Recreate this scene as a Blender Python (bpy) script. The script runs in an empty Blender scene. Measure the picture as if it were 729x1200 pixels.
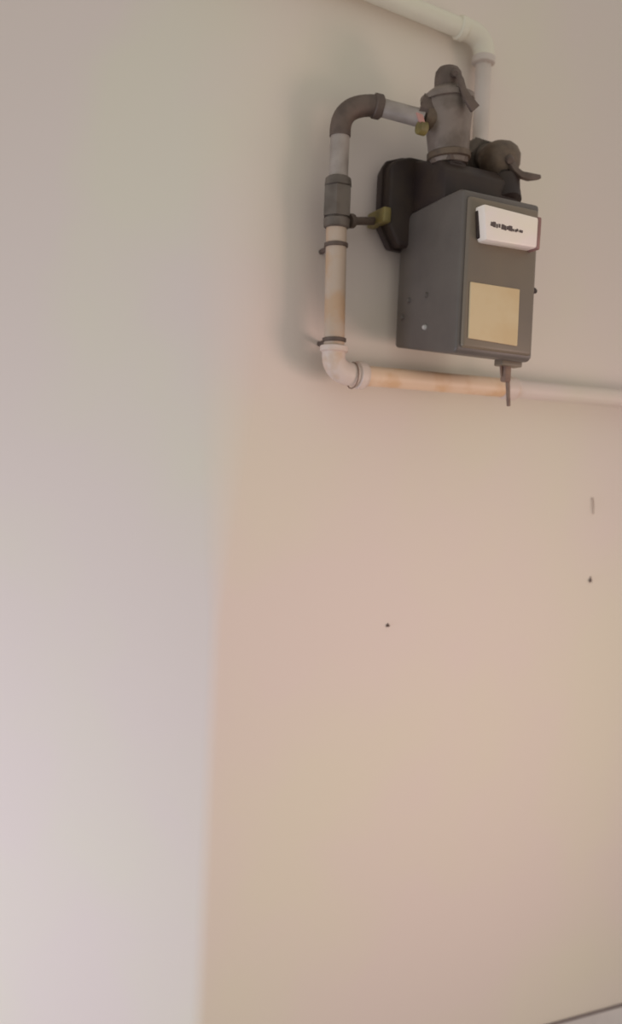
import bpy, bmesh, math, random
from mathutils import Vector, Matrix
random.seed(4)
sc = bpy.context.scene
COL = sc.collection

# ------------------------------------------------------------------ camera
F = 1100.0                                   # focal length in pixels of the 729 x 1200 frame
CW, CH = 729.0, 1200.0
RIGHT0 = Vector((0.894, -0.447, 0)).normalized()
FWD0 = Vector((0.447, 0.894, 0)).normalized()
EYE = Vector((-0.972, -1.302, 1.45))
ROLL = 0.045                                 # the picture leans clockwise
PITCH = -0.027
fwd = (FWD0 * math.cos(PITCH) + Vector((0, 0, 1)) * math.sin(PITCH)).normalized()
up0 = RIGHT0.cross(fwd).normalized()
right = (RIGHT0 * math.cos(ROLL) + up0 * math.sin(ROLL)).normalized()
up = right.cross(fwd).normalized()
cam = bpy.data.cameras.new('camera')
cam.sensor_fit = 'VERTICAL'
cam.sensor_height = 36.0
cam.lens = 36.0 * F / CH
cam.clip_start = 0.02
camo = bpy.data.objects.new('camera', cam)
COL.objects.link(camo)
camo.matrix_world = Matrix(((right.x, up.x, -fwd.x, EYE.x), (right.y, up.y, -fwd.y, EYE.y),
                            (right.z, up.z, -fwd.z, EYE.z), (0, 0, 0, 1)))
sc.camera = camo
cam.dof.use_dof = True
cam.dof.focus_distance = 1.25
cam.dof.aperture_fstop = 2.2


def P(px, py, w):
    """direction of a photo pixel, followed to the plane that stands w metres in front of the wall"""
    d = right * ((px - CW / 2) / F) + up * (-(py - CH / 2) / F) + fwd
    t = (-w - EYE.y) / d.y
    return EYE + d * t


def cam_at(a, b, z):
    v = EYE + RIGHT0 * a + FWD0 * b
    v.z = z
    return v


# ------------------------------------------------------------------ world and light
world = bpy.data.worlds.new('World')
sc.world = world
world.use_nodes = True
bg = world.node_tree.nodes['Background']
bg.inputs[0].default_value = (1.0, 1.0, 0.93, 1)
bg.inputs[1].default_value = 0.56


def area(name, loc, target, size, size_y, power, colour, spread=180):
    l = bpy.data.lights.new(name, 'AREA')
    l.shape = 'RECTANGLE'
    l.size = size
    l.size_y = size_y
    l.energy = power
    l.color = colour
    l.spread = math.radians(spread)
    o = bpy.data.objects.new(name, l)
    COL.objects.link(o)
    o.location = loc
    o.rotation_euler = (Vector(target) - Vector(loc)).to_track_quat('-Z', 'Y').to_euler()
    return o


area('doorway_daylight', (1.25, -1.65, 0.85), (-0.48, 0, 1.20), 0.7, 0.9, 2.9, (1.0, 0.72, 0.65), 60)
area('low_window_daylight', cam_at(-1.9, 0.3, 0.45), cam_at(-0.30, 1.45, 0.80), 0.8, 0.7, 7.0, (0.82, 0.91, 1.17), 100)
sc.view_settings.view_transform = 'Standard'
sc.view_settings.look = 'None'
sc.view_settings.gamma = 1
sc.view_settings.use_curve_mapping = False
sc.view_settings.exposure = 0.0


# ------------------------------------------------------------------ materials
def mat(name, c, rough=0.6, metal=0.0, c2=None, scale=20.0, lo=0.4, hi=0.65, bump=0.0, bscale=150.0, detail=6.0, spec=0.5):
    m = bpy.data.materials.new(name)
    m.use_nodes = True
    nt = m.node_tree
    b = nt.nodes['Principled BSDF']
    b.inputs['Base Color'].default_value = (*c, 1)
    b.inputs['Roughness'].default_value = rough
    b.inputs['Metallic'].default_value = metal
    b.inputs['Specular IOR Level'].default_value = spec
    geo = nt.nodes.new('ShaderNodeNewGeometry')
    c2 = c2 or tuple(x * 0.82 for x in c)
    n = nt.nodes.new('ShaderNodeTexNoise')
    n.inputs['Scale'].default_value = scale
    n.inputs['Detail'].default_value = detail
    nt.links.new(geo.outputs['Position'], n.inputs['Vector'])
    mr = nt.nodes.new('ShaderNodeMapRange')
    mr.inputs['From Min'].default_value = lo
    mr.inputs['From Max'].default_value = hi
    nt.links.new(n.outputs['Fac'], mr.inputs['Value'])
    mx = nt.nodes.new('ShaderNodeMix')
    mx.data_type = 'RGBA'
    mx.inputs['A'].default_value = (*c, 1)
    mx.inputs['B'].default_value = (*c2, 1)
    nt.links.new(mr.outputs['Result'], mx.inputs['Factor'])
    nt.links.new(mx.outputs['Result'], b.inputs['Base Color'])
    if bump:
        n2 = nt.nodes.new('ShaderNodeTexNoise')
        n2.inputs['Scale'].default_value = bscale
        n2.inputs['Detail'].default_value = 4
        nt.links.new(geo.outputs['Position'], n2.inputs['Vector'])
        bp = nt.nodes.new('ShaderNodeBump')
        bp.inputs['Strength'].default_value = bump
        bp.inputs['Distance'].default_value = 0.004
        nt.links.new(n2.outputs['Fac'], bp.inputs['Height'])
        nt.links.new(bp.outputs['Normal'], b.inputs['Normal'])
    return m


M = {}
M['wall'] = mat('painted_plaster', (0.735, 0.622, 0.565), 0.75, c2=(0.73, 0.65, 0.54), scale=2.2, lo=0.42, hi=0.62, bump=0.05, bscale=60, detail=3, spec=0.25)
M['stone'] = mat('pale_stone', (0.66, 0.60, 0.58), 0.5, c2=(0.55, 0.50, 0.48), scale=9, bump=0.05)
M['joint'] = mat('dark_joint', (0.26, 0.21, 0.20), 0.9)
M['floor'] = mat('floor_stone', (0.55, 0.47, 0.42), 0.6, c2=(0.46, 0.40, 0.36), scale=12)
M['grey'] = mat('grey_meter_paint', (0.130, 0.108, 0.094), 0.45, c2=(0.105, 0.086, 0.076), scale=14, lo=0.35, hi=0.7, bump=0.05, bscale=220)
M['taupe'] = mat('lit_taupe_meter_front', (0.20, 0.152, 0.105), 0.45, c2=(0.16, 0.125, 0.098), scale=9, lo=0.35, hi=0.7, bump=0.04, bscale=220)  # browner than the body, with light on the front put into its colour
M['dark'] = mat('dark_brown_casing', (0.034, 0.022, 0.020), 0.5, c2=(0.046, 0.030, 0.022), scale=25, spec=0.3)
M['bronze'] = mat('tarnished_brass', (0.15, 0.105, 0.072), 0.5, 0.3, c2=(0.10, 0.068, 0.05), scale=60)
M['alloy'] = mat('grimy_cast_alloy', (0.225, 0.175, 0.148), 0.45, 0.25, c2=(0.14, 0.105, 0.085), scale=32, lo=0.42, hi=0.68, bump=0.08)
M['olddark'] = mat('dark_iron', (0.14, 0.098, 0.078), 0.6, 0.2, c2=(0.098, 0.068, 0.054), scale=50)
M['iron'] = mat('grey_iron_fitting', (0.15, 0.12, 0.098), 0.6, 0.15, c2=(0.105, 0.082, 0.066), scale=45)
M['galv'] = mat('dull_galvanised_pipe', (0.37, 0.31, 0.275), 0.5, 0.15, c2=(0.29, 0.24, 0.21), scale=35)
M['cream'] = mat('cream_pipe_paint', (0.66, 0.53, 0.46), 0.5, c2=(0.60, 0.43, 0.31), scale=24, lo=0.5, hi=0.62, bump=0.04)
M['ochre'] = mat('ochre_pipe_paint', (0.76, 0.54, 0.38), 0.5, c2=(0.68, 0.43, 0.25), scale=22, lo=0.45, hi=0.62, bump=0.04)
M['dullochre'] = mat('dull_ochre_pipe_paint', (0.50, 0.385, 0.30), 0.5, c2=(0.50, 0.33, 0.21), scale=22, lo=0.45, hi=0.62, bump=0.04)
M['pipewall'] = mat('wall_coloured_pipe_paint', (0.68, 0.56, 0.50), 0.55, c2=(0.66, 0.57, 0.47), scale=8, bump=0.03)
M['shadedpipe'] = mat('shaded_pale_pipe_paint', (0.58, 0.495, 0.44), 0.5, c2=(0.52, 0.44, 0.385), scale=18)  # pale pipe paint with the riser's shade put into its colour
M['ivory'] = mat('ivory_conduit_paint', (0.72, 0.66, 0.53), 0.5, c2=(0.68, 0.61, 0.50), scale=10)
M['yellow'] = mat('dull_yellow_paint', (0.23, 0.175, 0.055), 0.5, c2=(0.15, 0.115, 0.04), scale=50)
M['label'] = mat('aged_paper_label', (0.66, 0.51, 0.31), 0.6, c2=(0.63, 0.46, 0.26), scale=18, lo=0.4, hi=0.6)
M['white'] = mat('white_enamel_plate', (0.92, 0.79, 0.74), 0.4, c2=(0.90, 0.80, 0.68), scale=20)
M['pinkrim'] = mat('faded_red_rim', (0.33, 0.17, 0.15), 0.5)
M['ink'] = mat('dark_ink', (0.12, 0.085, 0.08), 0.7)
M['screw'] = mat('bright_screw', (0.55, 0.52, 0.50), 0.35, 0.3)
M['red'] = mat('faded_red_paint', (0.52, 0.26, 0.22), 0.5)
M['rust'] = mat('rusty_steel', (0.26, 0.17, 0.125), 0.7, c2=(0.20, 0.12, 0.09), scale=90)
M['nail'] = mat('rusty_nail_steel', (0.10, 0.055, 0.045), 0.6)

# ------------------------------------------------------------------ helpers
ORG = {}


def link(name, bm, m, parent=None, smooth=None):
    """one mesh object from a bmesh given in world coordinates; origin at the middle of its box"""
    bmesh.ops.recalc_face_normals(bm, faces=bm.faces[:])
    vs = [v.co for v in bm.verts]
    lo = Vector([min(v[i] for v in vs) for i in range(3)])
    hi = Vector([max(v[i] for v in vs) for i in range(3)])
    c = (lo + hi) / 2
    for v in bm.verts:
        v.co -= c
    me = bpy.data.meshes.new(name)
    if smooth:
        for f in bm.faces:
            f.smooth = True
        for e in bm.edges:
            if len(e.link_faces) == 2 and e.calc_face_angle(0) > math.radians(smooth):
                e.smooth = False
    bm.to_mesh(me)
    bm.free()
    me.materials.append(m)
    o = bpy.data.objects.new(name, me)
    COL.objects.link(o)
    o.location = c
    if parent:
        o.parent = parent
        o.location = c - ORG[parent.name]
    ORG[o.name] = c
    return o


def thing(name, label, cat, loc, group=None):
    o = bpy.data.objects.new(name, None)
    o.empty_display_size = 0.05
    COL.objects.link(o)
    o.location = loc
    ORG[o.name] = Vector(loc)
    return tag(o, label, cat, group)


def tag(o, label, cat, group=None):
    o['label'] = label
    o['category'] = cat
    if group:
        o['group'] = group
    return o


def tube(pts, rad, seg=24, bm=None, caps=True):
    bm = bm or bmesh.new()
    pts = [Vector(p) for p in pts]
    rads = rad if isinstance(rad, (list, tuple)) else [rad] * len(pts)
    rings = []
    t0 = (pts[1] - pts[0]).normalized()
    ref = Vector((0, 0, 1)) if abs(t0.z) < 0.8 else Vector((0, 1, 0))
    x = (ref - t0 * ref.dot(t0)).normalized()
    for i, p in enumerate(pts):
        if i == 0:
            t = pts[1] - pts[0]
        elif i == len(pts) - 1:
            t = pts[-1] - pts[-2]
        else:
            t = (pts[i + 1] - p).normalized() + (p - pts[i - 1]).normalized()
        if t.length < 1e-9:
            t = t0
        t.normalize()
        x = (x - t * x.dot(t)).normalized()
        y = t.cross(x)
        rings.append([bm.verts.new(p + (x * math.cos(a) + y * math.sin(a)) * rads[i])
                      for a in [2 * math.pi * k / seg for k in range(seg)]])
        t0 = t
    for a, b in zip(rings, rings[1:]):
        for k in range(seg):
            bm.faces.new((a[k], a[(k + 1) % seg], b[(k + 1) % seg], b[k]))
    if caps:
        bm.faces.new(rings[0][::-1])
        bm.faces.new(rings[-1])
    return bm


def lathe(a, b, prof, seg=28, bm=None):
    """revolve (t, r) pairs about the line a-b; t is the fraction of the way from a to b"""
    a, b = Vector(a), Vector(b)
    d = (b - a)
    bm = bm or bmesh.new()
    n = d.normalized()
    ref = Vector((0, 1, 0)) if abs(n.y) < 0.8 else Vector((0, 0, 1))
    x = (ref - n * ref.dot(n)).normalized()
    y = n.cross(x)
    rings = []
    for t, r in prof:
        rings.append([bm.verts.new(a + d * t + (x * math.cos(q) + y * math.sin(q)) * r)
                      for q in [2 * math.pi * (k + 0.5) / seg for k in range(seg)]])
    for p, q in zip(rings, rings[1:]):
        for k in range(seg):
            bm.faces.new((p[k], p[(k + 1) % seg], q[(k + 1) % seg], q[k]))
    bm.faces.new(rings[0][::-1])
    bm.faces.new(rings[-1])
    return bm


def bevel(bm, w, seg=3, angle=25):
    es = [e for e in bm.edges if len(e.link_faces) == 2 and e.calc_face_angle(0) > math.radians(angle)]
    bmesh.ops.bevel(bm, geom=es, offset=w, segments=seg, affect='EDGES', profile=0.5, clamp_overlap=True)
    return bm


def loft(rings, bm=None):
    bm = bm or bmesh.new()
    R = [[bm.verts.new(Vector(p)) for p in r] for r in rings]
    n = len(R[0])
    for a, b in zip(R, R[1:]):
        for k in range(n):
            bm.faces.new((a[k], a[(k + 1) % n], b[(k + 1) % n], b[k]))
    bm.faces.new(R[0][::-1])
    bm.faces.new(R[-1])
    bmesh.ops.recalc_face_normals(bm, faces=bm.faces[:])
    return bm


def box(lo, hi, bev=0.0, seg=3):
    lo, hi = Vector(lo), Vector(hi)
    r = lambda z: [(lo.x, lo.y, z), (hi.x, lo.y, z), (hi.x, hi.y, z), (lo.x, hi.y, z)]
    bm = loft([r(lo.z), r(hi.z)])
    if bev:
        bevel(bm, bev, seg)
    return bm


def arc(a, c, b, n=8):
    """smooth bend from a to b with corner c"""
    a, b, c = Vector(a), Vector(b), Vector(c)
    return [a * (1 - t) ** 2 + c * 2 * t * (1 - t) + b * t * t for t in [i / n for i in range(n + 1)]]


def quad_plate(q, w0, w1, bev=0.0):
    """four photo corners (clockwise from top left) taken on plane w1, given thickness down to w0"""
    front = [P(x, y, w1) for x, y in q]
    us = [min(p.x for p in front), max(p.x for p in front)]
    back = [Vector((p.x, -w0, p.z)) for p in front]
    bm = loft([back, front])
    if bev:
        bevel(bm, bev, 2)
    return bm


# ------------------------------------------------------------------ the setting
corner = P(257, 600, 0)
XC = corner.x
LDIR = (RIGHT0 * -0.94 + FWD0 * 0.34).normalized()      # the left face runs away from the edge
LN = Vector((LDIR.y, -LDIR.x, 0))
if LN.dot(EYE - corner) < 0:
    LN = -LN
turn = math.acos(max(-1, min(1, LN.dot(Vector((0, -1, 0))))))
ZTOP = 3.0
levels = [i * ZTOP / 12 for i in range(13)]


def edge_radius(z):                                     # hand-plastered edge, rounder towards the top
    return 0.03 + 0.24 * max(0.0, (z - 1.25) / 0.9)


ringsL, ringsR = [], []
for z in levels:
    r = edge_radius(z)
    t = r * math.tan(turn / 2)
    pr = Vector((XC + t, 0, z))
    centre = pr + Vector((0, r, 0))
    a0 = -math.pi / 2
    pts = []
    sgn = -1
    for k in range(13):
        a = a0 + sgn * turn * k / 12
        pts.append(Vector((centre.x + r * math.cos(a), centre.y + r * math.sin(a), z)))
    far = Vector((XC, 0, z)) + LDIR * 2.6
    ringsL.append(pts + [far, far - LN * 0.25, Vector((XC + t, 0.45, z))])
    ringsR.append([Vector((XC + t, 0, z)), Vector((3.2, 0, z)), Vector((3.2, 0.25, z)), Vector((XC + t, 0.25, z))])
wl = link('wall_left', loft(ringsL), M['wall'], smooth=20)
wl['kind'] = 'structure'
wl['label'] = 'smooth pale plaster wall face with rounded edge, lit cool from below'
wb = link('wall_back', loft(ringsR), M['wall'])
wb['kind'] = 'structure'
wb['label'] = 'pinkish beige plaster wall that carries the gas meter'
fl = link('floor', box((-3.5, -3.5, -0.1), (3.2, 2.6, 0.0)), M['floor'])
fl['kind'] = 'structure'

# stone dado at the foot of the wall: its top edge shows at the lower right
dz = P(700, 1187, 0.004).z
tr = link('trim_1', box((XC + 0.12, -0.004, 0.0), (3.2, 0.0, dz), 0.001, 2), M['stone'])
tr['kind'] = 'structure'
jn = link('joint', box((XC + 0.12, -0.0046, dz - 0.0015), (3.2, -0.0002, dz + 0.0030)), M['joint'], tr)

# ------------------------------------------------------------------ supply pipe
WP = 0.050                                    # pipe axis in front of the wall
R1 = 0.0155
sp = thing('gas_supply_pipe', 'cream and ochre gas pipe rising left of the meter and bending over to it', 'pipe', P(390, 440, WP))


def pp(x, y, w=WP):
    return P(x, y, w)


he = [pp(425, 440), pp(596, 455)]
link('horizontal_pipe', tube([he[0], he[1]], R1), M['ochre'], sp, 40)['label'] = 'ochre painted pipe running under the meter'
link('horizontal_pipe', tube([pp(596, 455), P(735, 468, WP)] + [P(735, 468, WP) + (P(735, 468, WP) - pp(596, 455)).normalized() * 1.2], R1), M['pipewall'], sp, 40)['label'] = 'wall coloured pipe running on along the wall'
link('pipe_coupling', lathe(pp(588, 454.3), pp(604, 455.7), [(0, R1 + .001), (0.1, R1 + .0035), (0.9, R1 + .0035), (1, R1 + .001)]), M['cream'], sp, 40)
eb = arc(pp(391, 414), pp(389, 437.5), pp(416, 439.2), 10)
link('elbow', tube([pp(391, 408)] + eb + [pp(428, 440.2)], [R1 * 1.2] + [R1 * 1.13] * 11 + [R1 * 1.2]), M['cream'], sp, 50)['label'] = 'cream painted elbow'
link('elbow_collar', lathe(pp(391.2, 413), pp(391.6, 405), [(0, R1 * 1.18), (.15, R1 * 1.36), (.85, R1 * 1.36), (1, R1 * 1.18)]), M['cream'], sp, 40)
link('elbow_collar', lathe(pp(417, 439.2), pp(426, 440), [(0, R1 * 1.18), (.15, R1 * 1.36), (.85, R1 * 1.36), (1, R1 * 1.18)]), M['cream'], sp, 40)
link('riser_pipe', tube([pp(391.5, 410), pp(394.5, 262)], R1), M['dullochre'], sp, 40)
for y0, y1 in ((401, 396), (290, 285)):
    x = 391.7 + (401 - y0) * 0.019
    bm = lathe(pp(x, y0), pp(x + .1, y1), [(0, R1 * 1.04), (.12, R1 * 1.16), (.88, R1 * 1.16), (1, R1 * 1.04)])
    cl = link('pipe_clamp', bm, M['olddark'], sp, 40)
    a = pp(x, (y0 + y1) / 2)
    link('clamp_stem', tube([a + Vector((0, R1, 0)), Vector((a.x, -0.0005, a.z))], 0.004, 10), M['olddark'], cl, 40)
# union with hexagon nut
u0, u1 = pp(394.3, 268), pp(396.5, 208)
un = link('union_body', lathe(u0, u1, [(0, R1 * 1.05), (.03, R1 * 1.24), (.18, R1 * 1.28), (.2, R1 * 1.1), (.8, R1 * 1.1), (.83, R1 * 1.3), (.97, R1 * 1.24), (1, R1 * 1.05)]), M['iron'], sp, 40)
link('hexagon_nut', bevel(lathe(u0.lerp(u1, .22), u0.lerp(u1, .8), [(0, R1 * 1.42), (1, R1 * 1.42)], 6), .002, 2), M['iron'], sp, 30)
link('upper_pipe', tube([pp(396.4, 212), pp(399, 150)], R1 * 0.92), M['galv'], sp, 40)
wtop = 0.085
ed = arc(pp(398.8, 152), pp(400.5, 121), P(440, 124, 0.062), 12)
link('top_elbow', tube([pp(398.6, 160)] + ed + [P(446, 125.6, 0.063)], R1 * 1.02), M['olddark'], sp, 50)['label'] = 'dark iron bend'
link('elbow_collar', lathe(P(437, 123.5, .062), P(447, 125.8, .064), [(0, R1 * 1.04), (.15, R1 * 1.18), (.85, R1 * 1.18), (1, R1 * 1.04)]), M['olddark'], sp, 40)
link('bridge_pipe', tube([P(443, 125, 0.063), P(498, 139.8, 0.104)], R1 * 0.86), M['galv'], sp, 40)
# thin binding wire at the lower elbow
for x in (413,):
    a = pp(x, 440)
    pts = [a + Vector((0, math.cos(q), math.sin(q))) * (R1 * 1.2 + .001) for q in [2 * math.pi * k / 16 for k in range(16)]]
    link('binding_wire', tube(pts + [pts[0]], 0.0011, 8), M['rust'], sp, 60)

# ------------------------------------------------------------------ gas meter
W0, W1 = 0.030, 0.198
XL = (P(464, 330, W0).x + P(541, 330, W1).x) / 2
XR = P(627, 350, W1).x
ZB = P(541, 414, W1).z
ZT = P(541, 218, W1).z
ZCH = P(471, 272, W0).z
gm = thing('gas_meter', 'grey box gas meter with dark rear casing, white counter and square paper label', 'gas meter', Vector(((XL + XR) / 2, -(W0 + W1) / 2, ZB)))
ZBB = P(464, 407, W0).z
prof = [(W0, ZBB), (W1 - .03, ZB + .002), (W1 - .006, ZB), (W1, ZB + .006), (W1, ZT - .004), (W1 - .012, ZT), (W1 - .040, ZT), (W0 + .030, ZCH + .022), (W0, ZCH)]
body = loft([[(x, -w, z) for w, z in prof] for x in (XL, XR)])
bevel(body, .006, 3)
bd = link('body', body, M['grey'], gm, 40)
# raised front cover
fc = link('front_cover', box((XL + .006, -W1 - .006, ZB + .008), (XR - .005, -W1 + .004, ZT - .012), .005), M['taupe'], gm, 40)
# dark rear casing with cut corners
HL = P(443, 240, 0.022).x
HR = P(600, 222, 0.074).x
HT = P(476, 187, 0.040).z
HB = P(458, 292, 0.030).z
hp = [(HL + .022, HB), (HR - .012, HB), (HR, HB + .02), (HR, HT - .026), (HR - .020, HT - .006), (HR - .045, HT), (HL + .035, HT), (HL + .008, HT - .010), (HL, HT - .022), (HL, HB + .034)]
hs = loft([[(x, -w, z) for x, z in hp] for w in (0.012, 0.056)])
bevel(hs, .005, 3, 12)
link('rear_casing', hs, M['dark'], gm, 35)['label'] = 'dark brown rear casing'
link('casing_seam', loft([[(x + (.003 if x > (HL + HR) / 2 else -.003), -w, z + (.003 if z > (HB + HT) / 2 else -.003)) for x, z in hp] for w in (0.030, 0.036)]), M['dark'], gm, 35)
deck = loft([[(x, -w, z) for w, z in ((.05, HT - .085), (.142, HT - .085), (.142, HT - .040), (.128, HT - .024), (.05, HT - .004))] for x in (XL + .005, P(607, 235, .142).x)])
link('casing_deck', bevel(deck, .004, 2), M['dark'], gm, 35)
# inlet and outlet stubs on the casing
WC = 0.108
ci = P(526, 192, WC)
co = P(588, 215, WC)
for c, top in ((ci, -0.002), (co, -0.010)):
    st = link('connection_stub', lathe((c.x, -WC, HT - .03), (c.x, -WC, c.z + top), [(0, .021), (.5, .021), (.55, .026), (.95, .026), (1, .022)]), M['dark'], gm, 40)
    link('stub_nut', bevel(lathe((c.x, -WC, c.z + top - .018), (c.x, -WC, c.z + top - .003), [(0, .028), (1, .028)], 6), .002, 2), M['dark'], st, 30)
# white counter housing
ct = link('counter', quad_plate([(567.5, 238), (633, 255), (630.5, 291), (570, 281)], W1 + .002, W1 + .026, .004), M['white'], gm, 40)
ct['label'] = 'white counter plate with a line of dark writing'
q = [(631.5, 253.5), (635.5, 255), (633, 293), (629.5, 291.5)]
link('counter_rim', quad_plate(q, W1 + .004, W1 + .027, .002), M['pinkrim'], ct, 40)['label'] = 'faded red rim'
link('counter_bracket', quad_plate([(560, 246), (570, 246), (570, 284), (561, 278)], W1 + .0, W1 + .012, .002), M['dark'], gm, 40)
# the unreadable line of print: uneven strokes along one row
rr = random.Random(9)
x = 575.0
while x < 613:
    wdt = rr.uniform(1.6, 4.2)
    h = rr.uniform(3.5, 6.5) * (1.0 if x < 600 else .6)
    yc = 262.5 + (x - 575) * 0.245 + rr.uniform(-.7, .7)
    lean = rr.uniform(-.6, 1.0)
    link('print_mark', quad_plate([(x + lean, yc - h / 2), (x + wdt + lean, yc - h / 2 + wdt * .25), (x + wdt, yc + h / 2 + wdt * .25), (x, yc + h / 2)], W1 + .0255, W1 + .0266), M['ink'], ct)
    x += wdt + rr.uniform(.3, 1.2)
# square paper label in a thin frame
lb = link('label_plate', quad_plate([(552, 330), (609.5, 339), (606.5, 405.5), (549.5, 396)], W1 + .004, W1 + .0085, .001), M['label'], gm)
lb['label'] = 'square yellowed paper label'
# screws on the side and the front
for px, py, w in ((501, 384, .115), (478, 352, .066), (501, 346, .115), (470, 372, .05)):
    z = P(px, py, w).z
    s = link('screw', lathe((XL + .003, -w, z), (XL - .004, -w, z), [(0, .0042), (.6, .0042), (1, .0028)], 14), M['screw'] if py == 384 else M['grey'], gm, 40)
z = P(631, 338, W1).z
link('seal_lug', lathe((XR - .004, -W1 + .012, z), (XR + .011, -W1 + .012, z - .002), [(0, .005), (.7, .005), (1, .003)], 12), M['dark'], gm, 40)
# sealing clip and rod hanging below the front
wS = W1 - .03
c0 = P(594, 420, wS)
cz = ZB + .003
cl = link('seal_clip', box((c0.x - .007, -wS - .006, P(594, 448, wS).z), (c0.x + .006, -wS + .006, cz), .003), M['rust'], gm, 40)
link('seal_rod', tube([P(595, 446, wS), P(596, 476, wS)], [.0034, .0030], 10), M['rust'], gm, 40)
link('seal_wire', tube([Vector((c0.x - .012, -wS, cz)), P(587.5, 440, wS), P(591, 446, wS)], .0016, 8), M['rust'], gm, 60)
link('clip_pad', box((c0.x - .016, -wS - .010, ZB - .006), (c0.x + .022, -wS + .010, ZB + .004), .002), M['taupe'], gm, 40)

# ------------------------------------------------------------------ support arm between pipe and meter
sa = thing('support_arm', 'dark iron arm with yellow end joining the riser pipe to the meter', 'bracket', P(410, 260, 0.05))
a, b = P(409, 259, 0.05), P(446, 259, 0.026)
link('arm_rod', tube([a, b], .0062, 14), M['olddark'], sa, 40)
yb0, yb1 = P(441, 259, 0.022), P(474, 259, 0.085)
link('yellow_block', box((HL - .012, -0.062, yb0.z - .011), (HL + .002, -0.010, yb0.z + .012), .003), M['yellow'], sa, 40)['label'] = 'dull yellow block at the end'
link('arm_collar', lathe(P(408, 259, .05), P(414, 259, .047), [(0, .011), (.8, .011), (1, .007)], 16), M['olddark'], sa, 40)

# ------------------------------------------------------------------ inlet regulator valve (upright, with hanging lever)
iv = thing('inlet_valve', 'tall grimy alloy valve with hanging lever standing over the meter inlet', 'valve', Vector((ci.x, -WC, ci.z)))
bot = P(526, 193, WC)
top = P(524.5, 104, WC)
k = (top - bot).length
link('valve_body', lathe(bot, top, [(0, .028), (.10, .030), (.45, .0335), (.62, .036), (.76, .038), (.90, .036), (.96, .028), (1, .022)]), M['alloy'], iv, 50)
link('bottom_nut', bevel(lathe(P(526, 194, WC), P(526, 185, WC), [(0, .031), (1, .031)], 6), .002, 2), M['olddark'], iv, 30)
link('bonnet_flange', lathe(P(524.6, 121, WC), P(524.3, 113, WC), [(0, .037), (.15, .0405), (.85, .0405), (1, .036)]), M['alloy'], iv, 40)
link('lower_collar', lathe(P(526, 188, WC), P(525.8, 179, WC), [(0, .0305), (.15, .033), (.85, .033), (1, .0305)]), M['bronze'], iv, 40)
cp = link('cap', lathe(P(524.6, 112, WC), P(526, 79, WC), [(0, .0205), (.6, .0205), (.8, .0195), (.95, .015), (1, .008)]), M['olddark'], iv, 40)
# side socket towards the bridge pipe
link('side_nut', bevel(lathe(P(492, 127, .095), P(510, 133, .105), [(0, .022), (1, .022)], 8), .003, 2), M['olddark'], iv, 30)
link('side_socket', lathe(P(497, 136, .102), P(518, 142, WC), [(0, .018), (.5, .021), (1, .021)]), M['bronze'], iv, 40)
link('seal_tag', quad_plate([(488.5, 131), (496, 134), (499, 145), (492, 142)], .122, .126, .001), M['red'], iv)['label'] = 'faded red seal tag'
link('yellow_washer', lathe(P(490.5, 149, .118), P(500, 152, .118), [(0, .010), (.8, .010), (1, .006)], 14), M['yellow'], iv, 40)
lv = [P(534, 84, .132), P(539.5, 92, .142), P(543, 104, .152), P(548, 115, .156), P(557, 128, .158)]
bm = bmesh.new()
ring = []
for i, p in enumerate(lv):
    wd = [.006, .005, .0045, .007, .0085][i]
    t = (lv[min(i + 1, 4)] - lv[max(i - 1, 0)]).normalized()
    s = t.cross(Vector((0, 1, 0))).normalized() * wd
    th = Vector((0, .0028, 0))
    ring.append([p - s - th, p + s - th, p + s + th, p - s + th])
link('lever', bevel(loft(ring), .0012, 2), M['olddark'], iv, 40)
link('lever_bolt', lathe(P(532, 86, .122), P(534, 86, .140), [(0, .006), (.7, .006), (1, .004)], 12), M['olddark'], iv, 40)

# ------------------------------------------------------------------ outlet valve (round body, lever to the right)
ov = thing('outlet_valve', 'squat rounded brass valve with lever sticking out over the meter outlet', 'valve', Vector((co.x, -WC, co.z)))
b0, b1 = P(587, 211, WC), P(584, 166, WC)
link('valve_body', lathe(b0, b1, [(0, .022), (.18, .026), (.35, .031), (.6, .033), (.8, .029), (.93, .021), (1, .010)]), M['bronze'], ov, 50)
link('side_port', lathe(P(556, 178, .055), P(580, 188, WC), [(0, .0205), (.35, .0215), (.4, .0185), (1, .0185)]), M['iron'], ov, 40)
link('port_nut', bevel(lathe(P(559, 180, .062), P(568, 183, .080), [(0, .026), (1, .026)], 6), .002, 2), M['iron'], ov, 30)
link('base_nut', bevel(lathe(P(588.6, 212, WC), P(588, 204, WC), [(0, .029), (1, .029)], 6), .002, 2), M['dark'], ov, 30)
link('outlet_neck', lathe(P(596, 236, .135), P(591, 213, .120), [(0, .020), (.5, .021), (1, .024)]), M['dark'], gm, 40)
lv = [P(598, 190, .134), P(603, 199, .140), P(610, 205, .143), P(620, 207.5, .145), P(632, 208, .146)]
ring = []
for i, p in enumerate(lv):
    wd = [.006, .005, .005, .0055, .003][i]
    t = (lv[min(i + 1, 4)] - lv[max(i - 1, 0)]).normalized()
    s = t.cross(Vector((0, 1, 0))).normalized() * wd
    th = Vector((0, .005, 0))
    ring.append([p - s - th, p + s - th, p + s + th, p - s + th])
link('lever', bevel(loft(ring), .0014, 2), M['olddark'], ov, 40)
link('lever_bolt', lathe(P(594, 186, .128), P(598, 188, .142), [(0, .008), (.7, .008), (1, .005)], 12), M['olddark'], ov, 40)

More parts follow.
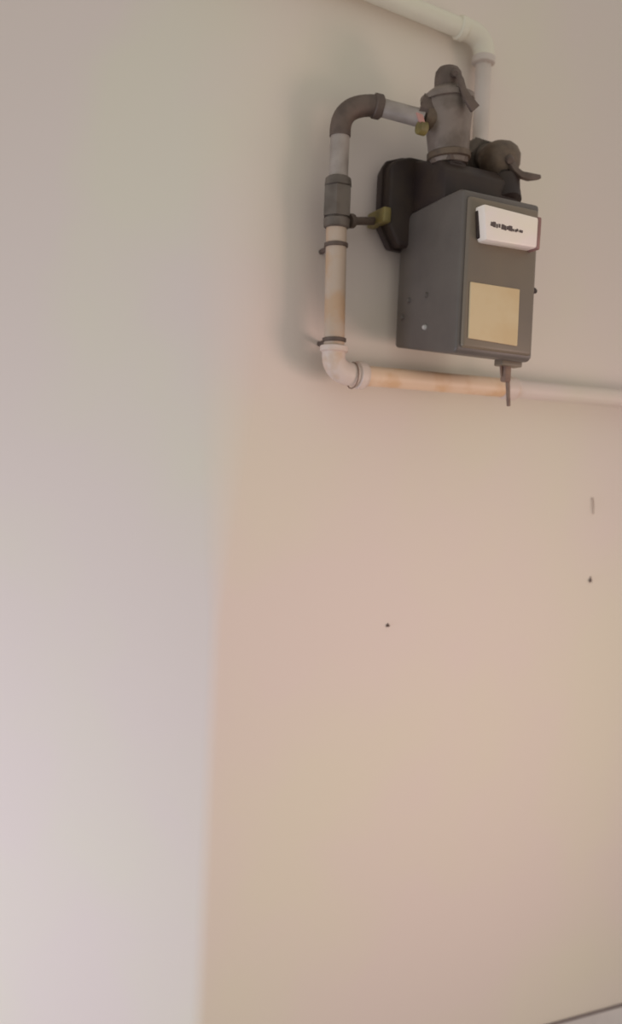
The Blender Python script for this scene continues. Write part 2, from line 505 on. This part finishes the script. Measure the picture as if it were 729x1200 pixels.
# ------------------------------------------------------------------ outlet pipe, painted like the wall
RO = 0.0145
WO = 0.026
op = thing('outlet_pipe', 'pale painted pipe climbing from the outlet valve and turning up left', 'pipe', P(562, 175, WO))
link('riser', tube([P(559, 181, .045), P(562, 172, .032), P(563, 160, WO), P(567, 68, WO)], RO * .9), M['shadedpipe'], op, 50)
d0 = P(540, 33, WO)
link('elbow', tube(arc(P(566.8, 74, WO), P(571.5, 40, WO), d0, 12), RO * 1.2), M['ivory'], op, 60)
d1 = P(440, -8, WO)
far = d1 + (d1 - d0).normalized() * 0.7
link('top_run', tube([d0, d1, far], RO * 1.05), M['ivory'], op, 40)
link('elbow_collar', lathe(P(566.3, 76, WO), P(566.8, 66, WO), [(0, RO * 1.1), (.15, RO * 1.3), (.85, RO * 1.3), (1, RO * 1.1)]), M['shadedpipe'], op, 40)
link('elbow_collar', lathe(P(545, 35, WO), P(536, 31.4, WO), [(0, RO * 1.1), (.15, RO * 1.3), (.85, RO * 1.3), (1, RO * 1.1)]), M['ivory'], op, 40)

# ------------------------------------------------------------------ nails left in the wall
def nail(px, py, ln, dx, dzv, r, label):
    a = P(px, py, 0.0)
    a.y = 0.004
    b = a + Vector((dx, -ln, dzv))
    o = thing('nail', label, 'nail', Vector((a.x, 0, a.z)))
    link('shank', tube([a, b], r, 10), M['nail'], o, 40)
    n = (b - a).normalized()
    link('head', lathe(b - n * .0004, b + n * .0016, [(0, r * 1.45), (.7, r * 1.45), (1, r * 1.2)], 12), M['nail'], o, 40)


nail(454.5, 729, .004, .0, -.006, .0024, 'short dark nail alone in the wall well below the meter')
nail(693, 673, .006, -.003, -.012, .0020, 'bent dark nail in the wall under the thin scratch-like pin')
a = P(695, 584, 0.003)
b = P(695.5, 602, 0.003)
tag(link('wire_pin', tube([a + Vector((0, .006, 0)), a, a.lerp(b, .5) + Vector((.0006, 0, 0)), b], [.0008, .0009, .0009, .0007], 8), M['rust'], None, 60),
    'thin upright wire pin on the wall above the bent nail', 'pin')
